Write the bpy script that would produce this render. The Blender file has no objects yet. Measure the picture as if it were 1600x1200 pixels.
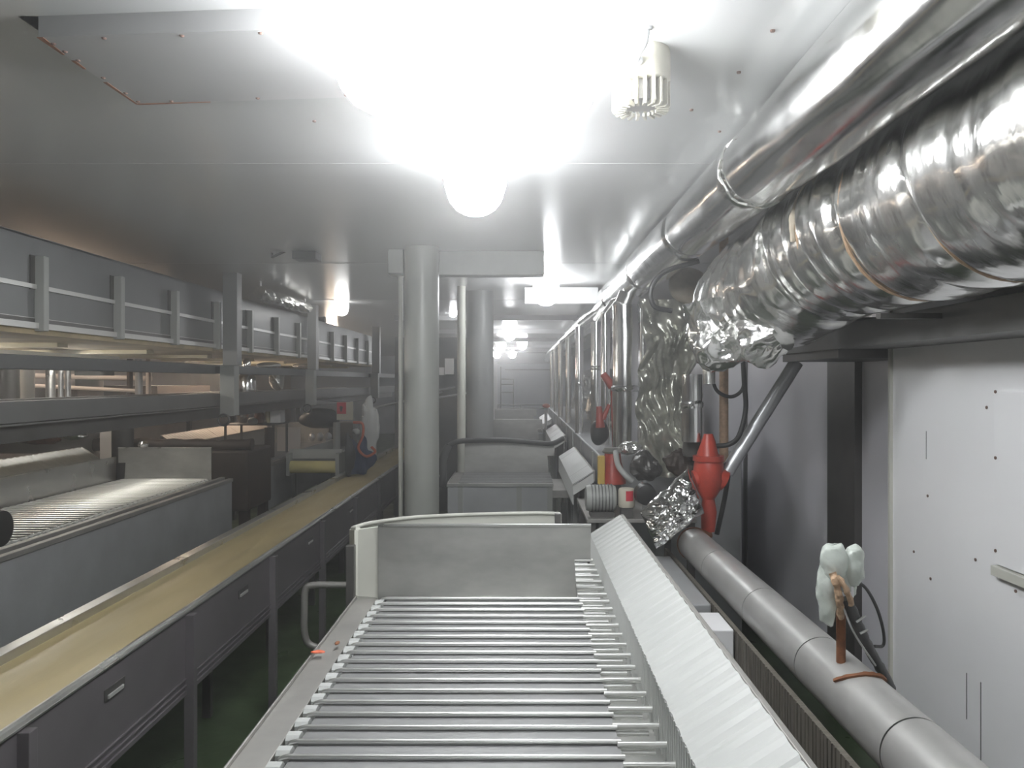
import bpy, math, random
from mathutils import Vector, Matrix, noise
random.seed(7)
sc = bpy.context.scene
C = sc.collection
PI = math.pi

# ------------------------------------------------------------------ camera
K = 1250.0          # focal length in pixels of the 1600 px wide frame
HC = 1.65           # height of the camera above the deck
cam_d = bpy.data.cameras.new('camera'); cam = bpy.data.objects.new('camera', cam_d); C.objects.link(cam)
cam.location = (0, 0, HC); cam.rotation_euler = (PI/2, 0, 0)
cam_d.sensor_width = 36; cam_d.lens = K/1600*36
cam_d.shift_x = -14/1600; cam_d.shift_y = -5/1600
cam_d.clip_start = .02; cam_d.clip_end = 200
sc.camera = cam
# ------------------------------------------------------------------ world, exposure
w = bpy.data.worlds.new('world'); sc.world = w; w.use_nodes = True
w.node_tree.nodes['Background'].inputs[0].default_value = (.5, .52, .5, 1)
w.node_tree.nodes['Background'].inputs[1].default_value = .02
hz = w.node_tree.nodes.new('ShaderNodeVolumeScatter')      # thin haze hanging in the room
hz.inputs['Density'].default_value = .044; hz.inputs['Anisotropy'].default_value = .78
w.node_tree.links.new(hz.outputs[0], w.node_tree.nodes['World Output'].inputs['Volume'])
sc.view_settings.view_transform = 'Standard'; sc.view_settings.look = 'None'
sc.view_settings.gamma = 1; sc.view_settings.exposure = 0.28
LAMP = 44.0         # radiance of the lamp glasses
CEIL = 2.43

# ------------------------------------------------------------------ materials
def mat(name, col, rough=.5, metal=0, bump=0, bscale=20, var=0, vscale=4, stretch=None, spec=.5,
        rust=0, alpha=1, coat=0, emit=None, rvar=0, trans=0, bdist=.01, stain=(.23,.12,.06)):
    m = bpy.data.materials.new(name); m.use_nodes = True
    nt = m.node_tree; N = nt.nodes; L = nt.links; b = N['Principled BSDF']
    b.inputs['Base Color'].default_value = (*col, 1)
    b.inputs['Roughness'].default_value = rough; b.inputs['Metallic'].default_value = metal
    b.inputs['Specular IOR Level'].default_value = spec
    b.inputs['Coat Weight'].default_value = coat
    b.inputs['Transmission Weight'].default_value = trans
    b.inputs['Alpha'].default_value = alpha
    if emit:
        b.inputs['Emission Color'].default_value = (*emit[0], 1); b.inputs['Emission Strength'].default_value = emit[1]
    if not (bump or var or rust or rvar): return m
    tc = N.new('ShaderNodeTexCoord'); mp = N.new('ShaderNodeMapping'); L.new(tc.outputs['Object'], mp.inputs[0])
    if stretch: mp.inputs['Scale'].default_value = stretch
    src = b.inputs['Base Color']
    cur = None
    if var:
        n = N.new('ShaderNodeTexNoise'); n.inputs['Scale'].default_value = vscale; n.inputs['Detail'].default_value = 5
        n.inputs['Roughness'].default_value = .62
        L.new(mp.outputs[0], n.inputs[0])
        r = N.new('ShaderNodeValToRGB'); r.color_ramp.elements[0].position = .3; r.color_ramp.elements[1].position = .7
        r.color_ramp.elements[0].color = (*[c*(1-var) for c in col], 1)
        r.color_ramp.elements[1].color = (*[min(1, c*(1+var*.6)) for c in col], 1)
        L.new(n.outputs[0], r.inputs[0]); cur = r.outputs[0]
    if rust:
        n = N.new('ShaderNodeTexNoise'); n.inputs['Scale'].default_value = 3.3; n.inputs['Detail'].default_value = 8
        n.inputs['Roughness'].default_value = .75
        L.new(tc.outputs['Object'], n.inputs[0])
        r = N.new('ShaderNodeValToRGB'); r.color_ramp.elements[0].position = .72-rust*.2; r.color_ramp.elements[1].position = .80-rust*.15
        r.color_ramp.elements[0].color = (0,0,0,1); r.color_ramp.elements[1].color = (1,1,1,1)
        L.new(n.outputs[0], r.inputs[0])
        mx = N.new('ShaderNodeMix'); mx.data_type = 'RGBA'
        L.new(r.outputs[0], mx.inputs[0])
        if cur: L.new(cur, mx.inputs[6])
        else: mx.inputs[6].default_value = (*col, 1)
        mx.inputs[7].default_value = (*stain, 1); cur = mx.outputs[2]
    if cur: L.new(cur, src)
    if rvar:
        n = N.new('ShaderNodeTexNoise'); n.inputs['Scale'].default_value = vscale*1.7; n.inputs['Detail'].default_value = 4
        L.new(mp.outputs[0], n.inputs[0])
        mr = N.new('ShaderNodeMapRange'); mr.inputs[1].default_value = .3; mr.inputs[2].default_value = .7
        mr.inputs[3].default_value = max(.02, rough-rvar); mr.inputs[4].default_value = rough+rvar
        L.new(n.outputs[0], mr.inputs[0]); L.new(mr.outputs[0], b.inputs['Roughness'])
    if bump:
        n = N.new('ShaderNodeTexNoise'); n.inputs['Scale'].default_value = bscale; n.inputs['Detail'].default_value = 3
        L.new(mp.outputs[0], n.inputs[0])
        bp = N.new('ShaderNodeBump'); bp.inputs['Strength'].default_value = bump; bp.inputs['Distance'].default_value = bdist
        L.new(n.outputs[0], bp.inputs['Height']); L.new(bp.outputs[0], b.inputs['Normal'])
    return m

M = {}
M['ceiling'] = mat('ceiling_panel', (.78,.79,.79), .23, .40, var=.03, vscale=1.2)
M['cream'] = mat('cream_paint', (.60,.60,.54), .38, 0, var=.10, vscale=5, rust=.12)
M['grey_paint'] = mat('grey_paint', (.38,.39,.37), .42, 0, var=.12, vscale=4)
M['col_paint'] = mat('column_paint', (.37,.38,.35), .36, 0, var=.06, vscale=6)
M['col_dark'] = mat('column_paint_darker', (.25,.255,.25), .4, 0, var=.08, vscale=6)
M['panel_grey'] = mat('ceiling_box_paint', (.36,.36,.36), .45, 0, var=.05, vscale=3, rust=.08)
M['steel'] = mat('stainless_steel', (.62,.62,.60), .32, .9, bump=.05, bscale=60, var=.12, vscale=3, rvar=.08)
M['steel_plate'] = mat('stainless_plate', (.42,.42,.40), .42, .8, var=.22, vscale=4.5, rvar=.10, stretch=(1,1,2.2))
M['slat'] = mat('slat_steel', (.30,.30,.30), .42, .45, bump=.02, bscale=90, var=.06, vscale=7, rvar=.05)
M['ridge'] = mat('polished_ridge', (.72,.72,.70), .30, .8)
M['rail'] = mat('dull_rail_steel', (.34,.33,.31), .5, .5, var=.18, vscale=5, rust=.18)
M['dark_steel'] = mat('dark_steel', (.12,.115,.11), .45, .5, var=.2, vscale=5)
M['side_dark'] = mat('conveyor_side_paint', (.19,.175,.185), .34, .35, var=.15, vscale=3, rust=.1)
M['bin_side'] = mat('bin_side_steel', (.46,.47,.48), .42, .35, var=.12, vscale=4)
M['belt'] = mat('yellow_belt', (.45,.365,.19), .42, 0, bump=.05, bscale=50, var=.12, vscale=2.4, rvar=.1, stretch=(3,.5,1))
M['white_plastic'] = mat('white_plastic', (.47,.48,.465), .38, 0, var=.05, vscale=5, rust=.02, stain=(.66,.62,.45))
M['comb'] = mat('translucent_white_comb', (.74,.75,.73), .35, 0, alpha=.75)
M['floor'] = mat('green_deck_paint', (.085,.125,.065), .36, 0, bump=.1, bscale=30, var=.35, vscale=3, rvar=.1)
M['foil'] = mat('aluminium_foil', (.86,.86,.85), .17, 1, bump=.10, bscale=7, rvar=.05, vscale=6, stretch=(1,1,1), bdist=.02)
M['foil_film'] = mat('foil_under_clear_film', (.82,.82,.80), .20, .93, bump=.22, bscale=6, var=.12, vscale=6, rvar=.08, stretch=(1,2.2,1), coat=.6, rust=.08, stain=(.38,.27,.17), bdist=.025)
M['crumple'] = mat('crumpled_foil', (.74,.74,.71), .27, .85, bump=.25, bscale=14, var=.25, vscale=7, coat=.7, rust=.16, stain=(.30,.22,.14), bdist=.02)
M['lag'] = mat('grey_pipe_cladding', (.46,.455,.44), .40, .45, var=.16, vscale=4, rust=.12, rvar=.08, stain=(.30,.18,.12))
M['galv'] = mat('galvanised_tube', (.46,.47,.48), .36, .6, var=.1, vscale=9)
M['red'] = mat('red_paint', (.42,.05,.03), .38, 0, var=.3, vscale=12)
M['orange'] = mat('orange_rubber', (.60,.13,.06), .5)
M['yellow'] = mat('yellow_paint', (.62,.42,.10), .45)
M['roll_yellow'] = mat('yellow_roller', (.66,.58,.25), .5, var=.1, vscale=5)
M['black'] = mat('black_rubber', (.02,.02,.02), .45)
M['darkgrey'] = mat('dark_grey_plastic', (.07,.07,.07), .5)
M['blue'] = mat('dark_blue_cloth', (.035,.055,.12), .8, bump=.3, bscale=20)
M['wall_white'] = mat('white_wall_panel', (.90,.90,.91), .33, 0, var=.03, vscale=2)
M['wall_recess'] = mat('recess_wall_panel', (.84,.83,.88), .2, 0, var=.05, vscale=2, bump=.04, bscale=2)
M['wall_left'] = mat('warm_wall_panel', (.40,.33,.28), .6, 0, var=.25, vscale=1.5)
M['wall_back'] = mat('far_wall_panel', (.74,.76,.80), .5, 0)
M['brown_rib'] = mat('stained_plate', (.17,.155,.13), .55, .2, var=.5, vscale=18, stretch=(1,9,.35), rust=.3, stain=(.26,.20,.12))
M['foam'] = mat('yellow_foam', (.42,.34,.20), .85, bump=.5, bscale=12, var=.35, vscale=4)
M['foam_pale'] = mat('pale_timber', (.66,.60,.42), .8, var=.1, vscale=6)
M['tray'] = mat('grey_tray_paint', (.15,.15,.147), .45, .2, var=.12, vscale=3)
M['trough_grey'] = mat('trough_grey_paint', (.17,.175,.175), .40, .25, var=.14, vscale=2.5)
M['rail_light'] = mat('pale_rail', (.62,.62,.60), .35, .4)
M['brown'] = mat('brown_black_cover', (.045,.03,.022), .6, var=.4, vscale=7)
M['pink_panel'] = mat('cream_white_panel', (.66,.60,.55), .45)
M['film'] = mat('clear_plastic_film', (.74,.80,.74), .12, 0, bump=.3, bscale=40, alpha=.68, coat=1, var=.08, vscale=20)
M['twine'] = mat('brown_tape', (.50,.34,.22), .5, var=.3, vscale=40)
M['paper_red'] = mat('red_notice', (.60,.05,.07), .5)
M['stained_paper'] = mat('stained_paper', (.42,.37,.29), .7, var=.35, vscale=6, rust=.3, bump=.3, bscale=8)
M['alarm_cream'] = mat('alarm_cream', (.40,.385,.32), .5, 0, var=.1, vscale=12)
M['paper'] = mat('cream_card', (.60,.56,.46), .6)
M['rusty'] = mat('rust', (.22,.09,.04), .8, var=.4, vscale=30)
M['screw'] = mat('rusty_screw', (.16,.10,.08), .6)
M['glass'] = mat('lamp_glass', (1,1,1), .3, emit=((.965,.985,1.0), LAMP))
M['glass_dim'] = mat('dim_lamp_glass', (1,1,1), .3, emit=((1.0,.985,.955), 14))
M['murky'] = mat('murky_plastic_film', (.46,.46,.40), .30, .55, bump=.2, bscale=12, var=.45, vscale=9, coat=.8, rust=.2, stain=(.22,.19,.13), bdist=.02)
M['glass_tube'] = mat('fill_tube_lamp_glass', (1,1,1), .3, emit=((1.0,.96,.90), 38))
M['glass_warm'] = mat('warm_lamp_glass', (1,.9,.8), .3, emit=((1.0,.80,.62), 76))
M['glass_far'] = mat('far_lamp_glass', (1,1,1), .3, emit=((.97,.98,1.0), 50))

# ------------------------------------------------------------------ mesh builder
ROOT = {}
class MB:
    def __init__(s): s.v = []; s.f = []; s.mi = []
    def add(s, vs, fs, m=0):
        o = len(s.v); s.v += [Vector(a) for a in vs]; s.f += [tuple(i+o for i in f) for f in fs]; s.mi += [m]*len(fs); return s
    def box(s, x0, x1, y0, y1, z0, z1, m=0):
        vs = [(x,y,z) for x in (x0,x1) for y in (y0,y1) for z in (z0,z1)]
        return s.add(vs, [(0,1,3,2),(4,6,7,5),(0,4,5,1),(2,3,7,6),(0,2,6,4),(1,5,7,3)], m)
    def prism(s, poly, axis, a, b, m=0):       # poly: 2-D outline, extruded along axis from a to b
        n = len(poly)
        def P(p, t):
            return {'x': (t,p[0],p[1]), 'y': (p[0],t,p[1]), 'z': (p[0],p[1],t)}[axis]
        vs = [P(p,a) for p in poly]+[P(p,b) for p in poly]
        fs = [tuple(range(n))[::-1], tuple(range(n,2*n))]+[(i,(i+1)%n,(i+1)%n+n,i+n) for i in range(n)]
        return s.add(vs, fs, m)
    def plate(s, quad, t, m=0):                # a flat polygon given thickness
        q = [Vector(a) for a in quad]; nrm = (q[1]-q[0]).cross(q[2]-q[1]).normalized()*t
        n = len(q); vs = q+[a+nrm for a in q]
        return s.add(vs, [tuple(range(n))[::-1], tuple(range(n,2*n))]+[(i,(i+1)%n,(i+1)%n+n,i+n) for i in range(n)], m)
    def tube(s, pts, r, n=16, caps=True, disp=None, m=0):
        pts = [Vector(p) for p in pts]; k = len(pts)
        rs = r if isinstance(r, (list,tuple)) else [r]*k
        t0 = (pts[1]-pts[0]).normalized()
        up = Vector((0,0,1)) if abs(t0.z) < .9 else Vector((0,1,0))
        a = t0.cross(up).normalized(); vs = []
        for i, p in enumerate(pts):
            t = (pts[min(i+1,k-1)]-pts[max(i-1,0)]).normalized()
            a = (a - t*a.dot(t)).normalized(); b = t.cross(a)
            for j in range(n):
                an = 2*PI*j/n; d = a*math.cos(an)+b*math.sin(an); rr = rs[i]
                q = p+d*rr
                if disp: q = p+d*(rr+disp(q, i/(k-1), an))
                vs.append(q)
        fs = [(i*n+j, i*n+(j+1)%n, (i+1)*n+(j+1)%n, (i+1)*n+j) for i in range(k-1) for j in range(n)]
        if caps: fs += [tuple(range(n))[::-1], tuple((k-1)*n+j for j in range(n))]
        return s.add(vs, fs, m)
    def lathe(s, prof, c, n=32, axis='z', m=0):  # prof: (radius, height)
        vs = []
        for r, h in prof:
            for j in range(n):
                an = 2*PI*j/n; u, v = r*math.cos(an), r*math.sin(an)
                o = {'z': (u,v,h), 'x': (h,u,v), 'y': (u,h,v)}[axis]
                vs.append((c[0]+o[0], c[1]+o[1], c[2]+o[2]))
        k = len(prof)
        fs = [(i*n+j, i*n+(j+1)%n, (i+1)*n+(j+1)%n, (i+1)*n+j) for i in range(k-1) for j in range(n)]
        fs += [tuple(range(n))[::-1], tuple((k-1)*n+j for j in range(n))]
        return s.add(vs, fs, m)
    def blob(s, c, r, disp, n=40, m=0):        # a crumpled closed lump
        vs = []; k = n//2
        for i in range(k+1):
            th = PI*i/k
            for j in range(n):
                ph = 2*PI*j/n; d = Vector((math.sin(th)*math.cos(ph), math.sin(th)*math.sin(ph), math.cos(th)))
                if i in (0, k): d = Vector((0,0,1 if i == 0 else -1))
                q = Vector((d.x*r[0], d.y*r[1], d.z*r[2]))
                vs.append(Vector(c)+q*(1+disp(Vector(c)+q)))
        fs = [(i*n+j, i*n+(j+1)%n, (i+1)*n+(j+1)%n, (i+1)*n+j) for i in range(k) for j in range(n)]
        return s.add(vs, fs, m)
    def build(s, name, ms, parent=None, smooth=False, bevel=0, loc=None, label=None, cat=None, group=None, kind=None):
        me = bpy.data.meshes.new(name)
        if parent is not None: base = ROOT[parent.name]
        elif loc is not None: base = Vector(loc)
        elif kind == 'structure': base = Vector((0,0,0))
        else:
            xs = [v.x for v in s.v]; ys = [v.y for v in s.v]; zs = [v.z for v in s.v]
            base = Vector(((min(xs)+max(xs))/2, (min(ys)+max(ys))/2, min(zs)))
        me.from_pydata([v-base for v in s.v], [], s.f); me.update()
        ms = ms if isinstance(ms, (list,tuple)) else [ms]
        for m in ms: me.materials.append(M[m])
        if len(ms) > 1: me.polygons.foreach_set('material_index', s.mi)
        import bmesh
        bm = bmesh.new(); bm.from_mesh(me); bmesh.ops.recalc_face_normals(bm, faces=bm.faces); bm.to_mesh(me); bm.free()
        if smooth:
            me.polygons.foreach_set('use_smooth', [True]*len(me.polygons))
            try: me.set_sharp_from_angle(angle=math.radians(38))
            except Exception: pass
        o = bpy.data.objects.new(name, me); C.objects.link(o)
        if parent is not None: o.parent = parent
        else: o.location = base
        ROOT[o.name] = base
        if bevel:
            b = o.modifiers.new('bevel', 'BEVEL'); b.width = bevel; b.segments = 2; b.limit_method = 'ANGLE'
        tag(o, label, cat, group, kind); return o
def tag(o, label=None, cat=None, group=None, kind=None):
    for k, v in (('label',label),('category',cat),('group',group),('kind',kind)):
        if v: o[k] = v
def thing(name, label, cat, loc, group=None):
    o = bpy.data.objects.new(name, None); C.objects.link(o); o.empty_display_size = .1
    o.location = loc; ROOT[o.name] = Vector(loc); tag(o, label, cat, group); return o
def copy_tree(o, parent=None):
    c = o.copy(); C.objects.link(c); c.parent = parent
    ROOT[c.name] = ROOT[o.name]
    for ch in list(o.children): copy_tree(ch, c)
    return c
def at(px, py, Y): return Vector(((px-814)/K*Y, Y, HC-(py-595)/K*Y))
def bez(pts, n=10):            # smooth path through points (Catmull-Rom)
    P = [Vector(p) for p in pts]; P = [P[0]*2-P[1]]+P+[P[-1]*2-P[-2]]; out = []
    for i in range(1, len(P)-2):
        for k in range(n):
            t = k/n; a,b,c,d = P[i-1],P[i],P[i+1],P[i+2]
            out.append(.5*((2*b)+(c-a)*t+(2*a-5*b+4*c-d)*t*t+(3*b-a-3*c+d)*t**3))
    out.append(P[-2]); return out
def S(name, mb, m, **k): return mb.build(name, m, kind='structure', **k)

# ------------------------------------------------------------------ the deck room
YB = 25.0
S('floor', MB().box(-7.2, 2.3, -4.0, YB, -.08, 0), 'floor')
S('ceiling', MB().box(-7.2, 2.3, -4.0, YB, CEIL, CEIL+.06), 'ceiling')
S('wall_left', MB().box(-7.3, -7.2, -4.0, YB, 0, CEIL), 'wall_left')
S('wall_back', MB().box(-7.2, 2.3, YB, YB+.1, 0, CEIL), 'wall_back')
S('wall_front', MB().box(-7.2, 2.3, -4.1, -4.0, 0, CEIL), 'tray')
S('wall_right', MB().box(1.45, 2.3, -4.0, 3.13, 0, CEIL), 'wall_white')
S('wall_right', MB().box(1.62, 2.3, 3.13, YB, 0, CEIL), 'wall_recess')
t = MB()
for y in (2.87, 5.3, 7.7): t.box(-7.2, 1.8, y, y+.003, CEIL-.0012, CEIL)
S('trim_1', t, 'panel_grey')
# joint strip on the recess wall
S('trim_2', MB().box(1.612, 1.62, 5.72, 5.80, 0, CEIL), 'tray')
# ceiling seams screws
SCREW = MB()
for x, y in ((-.95,1.25),(-.98,1.9),(-1.08,2.1),(-.62,2.4),(.52,1.52),(.56,1.78),(.55,2.02),(.49,2.3),(-.3,3.1),(.62,2.5)):
    SCREW.lathe([(.005,-.004),(.006,0)], (x,y,CEIL), 10)
S('trim_3', SCREW, 'screw')

# ceiling box with its flange
Z = CEIL-.045
q = [Vector(((a-814)/K*(HC-Z)*K/(b-595), (HC-Z)*K/(b-595), Z)) for a, b in ((60,58),(555,42),(602,150),(215,163))]
t = thing('ceiling_hatch', 'shallow grey ceiling box with rusty edges left of the bright lamp', 'ceiling hatch', (q[0]+q[2])/2)
up = Vector((0,0,.045))
b = MB(); b.add(q+[a+up for a in q], [(0,1,2,3),(0,4,5,1),(1,5,6,2),(2,6,7,3),(3,7,4,0)]); b.build('panel', 'panel_grey', t)
b = MB(); L0, L1 = q[0], q[3]; dx = Vector((-.045,0,0))
b.plate([L0+dx+up, L0+up, L1+up, L1+dx+up], .006)
b.plate([q[3]+up, q[2]+up, q[2]+up+Vector((0,.03,0)), q[3]+up+Vector((0,.03,0))], .006)
b.build('flange', 'panel_grey', t)
def screw(x,y): MB().lathe([(.003,-.003),(.006,0)], (x,y,Z), 8).build('screw','screw',t)
for u in (.08,.18,.3,.55,.8,.95):
    p = L0.lerp(L1, u); screw(p.x+.012,p.y)
for u in (.2,.45,.7,.93):
    p = q[0].lerp(q[1], u); screw(p.x,p.y+.015)
for u in (.15,.5,.85):
    p = q[3].lerp(q[2], u); screw(p.x,p.y-.015)
for (u0,u1,wd) in ((.0,.22,.010),(.30,.42,.005),(.62,1.0,.006)):
    a0, a1 = L0.lerp(L1,u0), L0.lerp(L1,u1)
    MB().plate([a0+Vector((-.004,0,-.001)), a0+Vector((wd,0,-.001)), a1+Vector((.002,0,-.001)), a1+Vector((-.004,0,-.001))], .001).build('rust_streak','rusty',t)
a0, a1 = q[3].lerp(q[2],0), q[3].lerp(q[2],.3)
MB().plate([a0+Vector((0,-.006,-.001)), a1+Vector((0,-.002,-.001)), a1+Vector((0,.002,-.001)), a0+Vector((0,.004,-.001))], .001).build('rust_streak','rusty',t)

# ------------------------------------------------------------------ lamps
def lamp(loc, label, group='bulkhead lamps under the ceiling', glass='glass', tilt=0, s=1.0, cat='ceiling lamp', name='ceiling_lamp'):
    x, y, z = loc
    t = thing(name, label, cat, (x,y,CEIL), group)
    b = MB(); b.lathe([(.055*s,0),(.055*s,-.012*s),(.075*s,-.016*s),(.075*s,-.021*s)], (x,y,CEIL), 28); b.build('housing', 'cream', t, smooth=True)
    b = MB(); b.lathe([(.07*s,-.021*s),(.098*s,-.024*s),(.100*s,-.06*s),(.094*s,-.11*s),(.080*s,-.155*s),(.06*s,-.18*s),(.036*s,-.194*s),(.005,-.198*s)], (x,y,CEIL), 28); b.build('lamp_glass', glass, t, smooth=True)
    return t
lamp((-.155,2.72,0), 'blazing white lamp hanging lowest in the photo, left of centre', s=1.1)
lamp((-.27,1.62,0), 'nearest glaring lamp beside the grey ceiling box', s=1.2)
lamp((.055,1.72,0), 'nearest glaring lamp beside the cream ribbed alarm', s=1.2)
lamp((.195,6.2,0), 'single white lamp hanging beyond the round columns, foil duct to its right', s=1.0)
lamp((-.165,11.6,0), 'small white far lamp, topmost of the distant cluster', glass='glass_far')
lamp((-.40,16.0,0), 'tiny far lamp at the left of the distant cluster', glass='glass_far')
lamp((.02,15.0,0), 'tiny far lamp at the right end of the distant cluster', glass='glass_far')
lamp((-.60,20.0,0), 'lowest left speck of lamp in the distant cluster', glass='glass_far', s=1.1)
lamp((-.22,20.0,0), 'lowest middle speck of lamp in the distant cluster', glass='glass_far', s=1.1)

lamp((.1,-1.7,0), 'unseen lamp added behind the camera to brighten the walls', s=1.2)  # unseen, added to brighten the right wall and the ceiling
lamp((-1.77,7.9,0), 'flat white lamp glowing above the cream end of the upper trough', s=.7, glass='glass_dim')
lamp((-4.3,6.2,0), 'warm lamp above the left machines, hidden behind the upper trough', glass='glass_warm', group='warm lamps over the left machines')
lamp((-4.4,9.6,0), 'farther warm lamp over the left machines', glass='glass_warm', group='warm lamps over the left machines')
lamp((-3.2,13.5,0), 'far lamp beyond the left machines', glass='glass_warm', group='warm lamps over the left machines')
for k, (px, py, Y) in enumerate(((83,552,11.0),(215,551,12.5),(708,490,9.2))):
    p = at(px,py,Y)
    lb = ['small bright bulb low between the left planks and beam', 'small bulb pair right of the black box under the planks', 'pin-sized lamp seen between the two round columns'][k]
    t = thing('pendant_bulb', lb, 'lamp', p)
    MB().lathe([(.004,-.045),(.035,-.03),(.045,0),(.03,.03),(.01,.04)], p, 16).build('bulb', 'glass_far', t, smooth=True)
    MB().tube([p+Vector((0,0,.03)), Vector((p.x,p.y,CEIL))], .008, 6).build('cord', 'darkgrey', t)

# cream ribbed alarm on the ceiling
cx, cy = .285, 1.90; R = .069
t = thing('ceiling_alarm', 'round cream ribbed alarm with a short bent conduit on the ceiling', 'alarm', (cx,cy,CEIL))
MB().lathe([(R*.98,0),(R,-.01),(R,-.07),(R*.93,-.078),(R*.86,-.08)], (cx,cy,CEIL), 40).build('housing', 'alarm_cream', t, smooth=True)
b = MB(); b.lathe([(R*.70,-.078),(R*.70,-.125),(R*.3,-.128)], (cx,cy,CEIL), 32); b.build('core', 'rail', t, smooth=True)
b = MB()
for j in range(20):
    a = 2*PI*j/20; ca, sa = math.cos(a), math.sin(a); tx, ty = -sa*.003, ca*.003
    pts = []
    for (r, z) in ((R*.62,-.078),(R,-.078),(R,-.135),(R*.93,-.142),(R*.55,-.140),(R*.55,-.132),(R*.8,-.128)):
        pts.append((cx+ca*r, cy+sa*r, CEIL+z))
    q0 = [(p[0]-tx,p[1]-ty,p[2]) for p in pts]; q1 = [(p[0]+tx,p[1]+ty,p[2]) for p in pts]; n = len(pts)
    b.add(q0+q1, [tuple(range(n))[::-1], tuple(range(n,2*n))]+[(i,(i+1)%n,(i+1)%n+n,i+n) for i in range(n)])
b.build('ribbed_guard', 'alarm_cream', t)
pp = bez([(cx-.007,1.765,CEIL),(cx-.008,1.765,CEIL-.02),(cx-.012,1.775,CEIL-.035),(cx-.02,1.80,CEIL-.045),(cx-.02,1.835,CEIL-.048)], 6)
b = MB(); b.tube(pp, .0065, 10); b.lathe([(.013,0),(.013,-.004),(.008,-.006)], (cx-.007,1.765,CEIL), 14); b.tube([(cx-.02,1.822,CEIL-.048),(cx-.02,1.836,CEIL-.048)], .013, 12)
b.build('conduit', 'galv', t, smooth=True)

# ------------------------------------------------------------------ columns and ceiling beams
def column(px, wpx, Y, zb, m, label, seam=None, group=None):
    x = (px-814)/K*Y; r = wpx/2/K*Y
    t = thing('column', label, 'column', (x,Y,zb), group)
    MB().tube([(x,Y,zb),(x,Y,CEIL)], r, 40).build('pipe', m, t, smooth=True)
    if seam: MB().tube([(x,Y,seam-.004),(x,Y,seam+.004)], r+.003, 40).build('weld_seam', m, t, smooth=True)
    MB().lathe([(r*1.35,0),(r*1.35,.015),(r,.02)], (x,Y,zb), 32).build('base_plate', m, t)
    return t
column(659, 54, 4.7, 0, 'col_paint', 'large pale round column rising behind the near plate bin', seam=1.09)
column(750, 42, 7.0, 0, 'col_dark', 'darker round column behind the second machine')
column(721, 13, 6.6, 0, 'cream', 'thin cream pipe column between the two round columns')
column(626, 7, 4.85, 0, 'cream', 'very thin conduit column hugging the left side of the pale column')
def beam(x0,x1,y0,y1,z0,z1,m,label,name='ceiling_beam',cat='beam',bev=.004):
    return MB().box(x0,x1,y0,y1,z0,z1).build(name, m, label=label, cat=cat, bevel=bev)
beam(-.80,.14,4.80,4.92,2.285,CEIL,'grey_paint','pale cross beam at the head of the large pale column')
MB().box(-.785,-.70,4.74,4.80,2.29,CEIL).build('bracket_plate','grey_paint',label='small square plate on the cross beam left of the column head',cat='bracket')
beam(.03,.62,6.42,6.52,2.27,2.40,'panel_grey','short white cross beam behind the lamp past the columns')
for k in range(5):
    y = 9.5+k*2.6
    MB().box(-1.5,1.2,y,y+.08,CEIL-.06,CEIL).build('ceiling_rib','panel_grey',label='thin grey rib across the far ceiling beyond the columns',cat='beam',group='far ceiling ribs')

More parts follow.
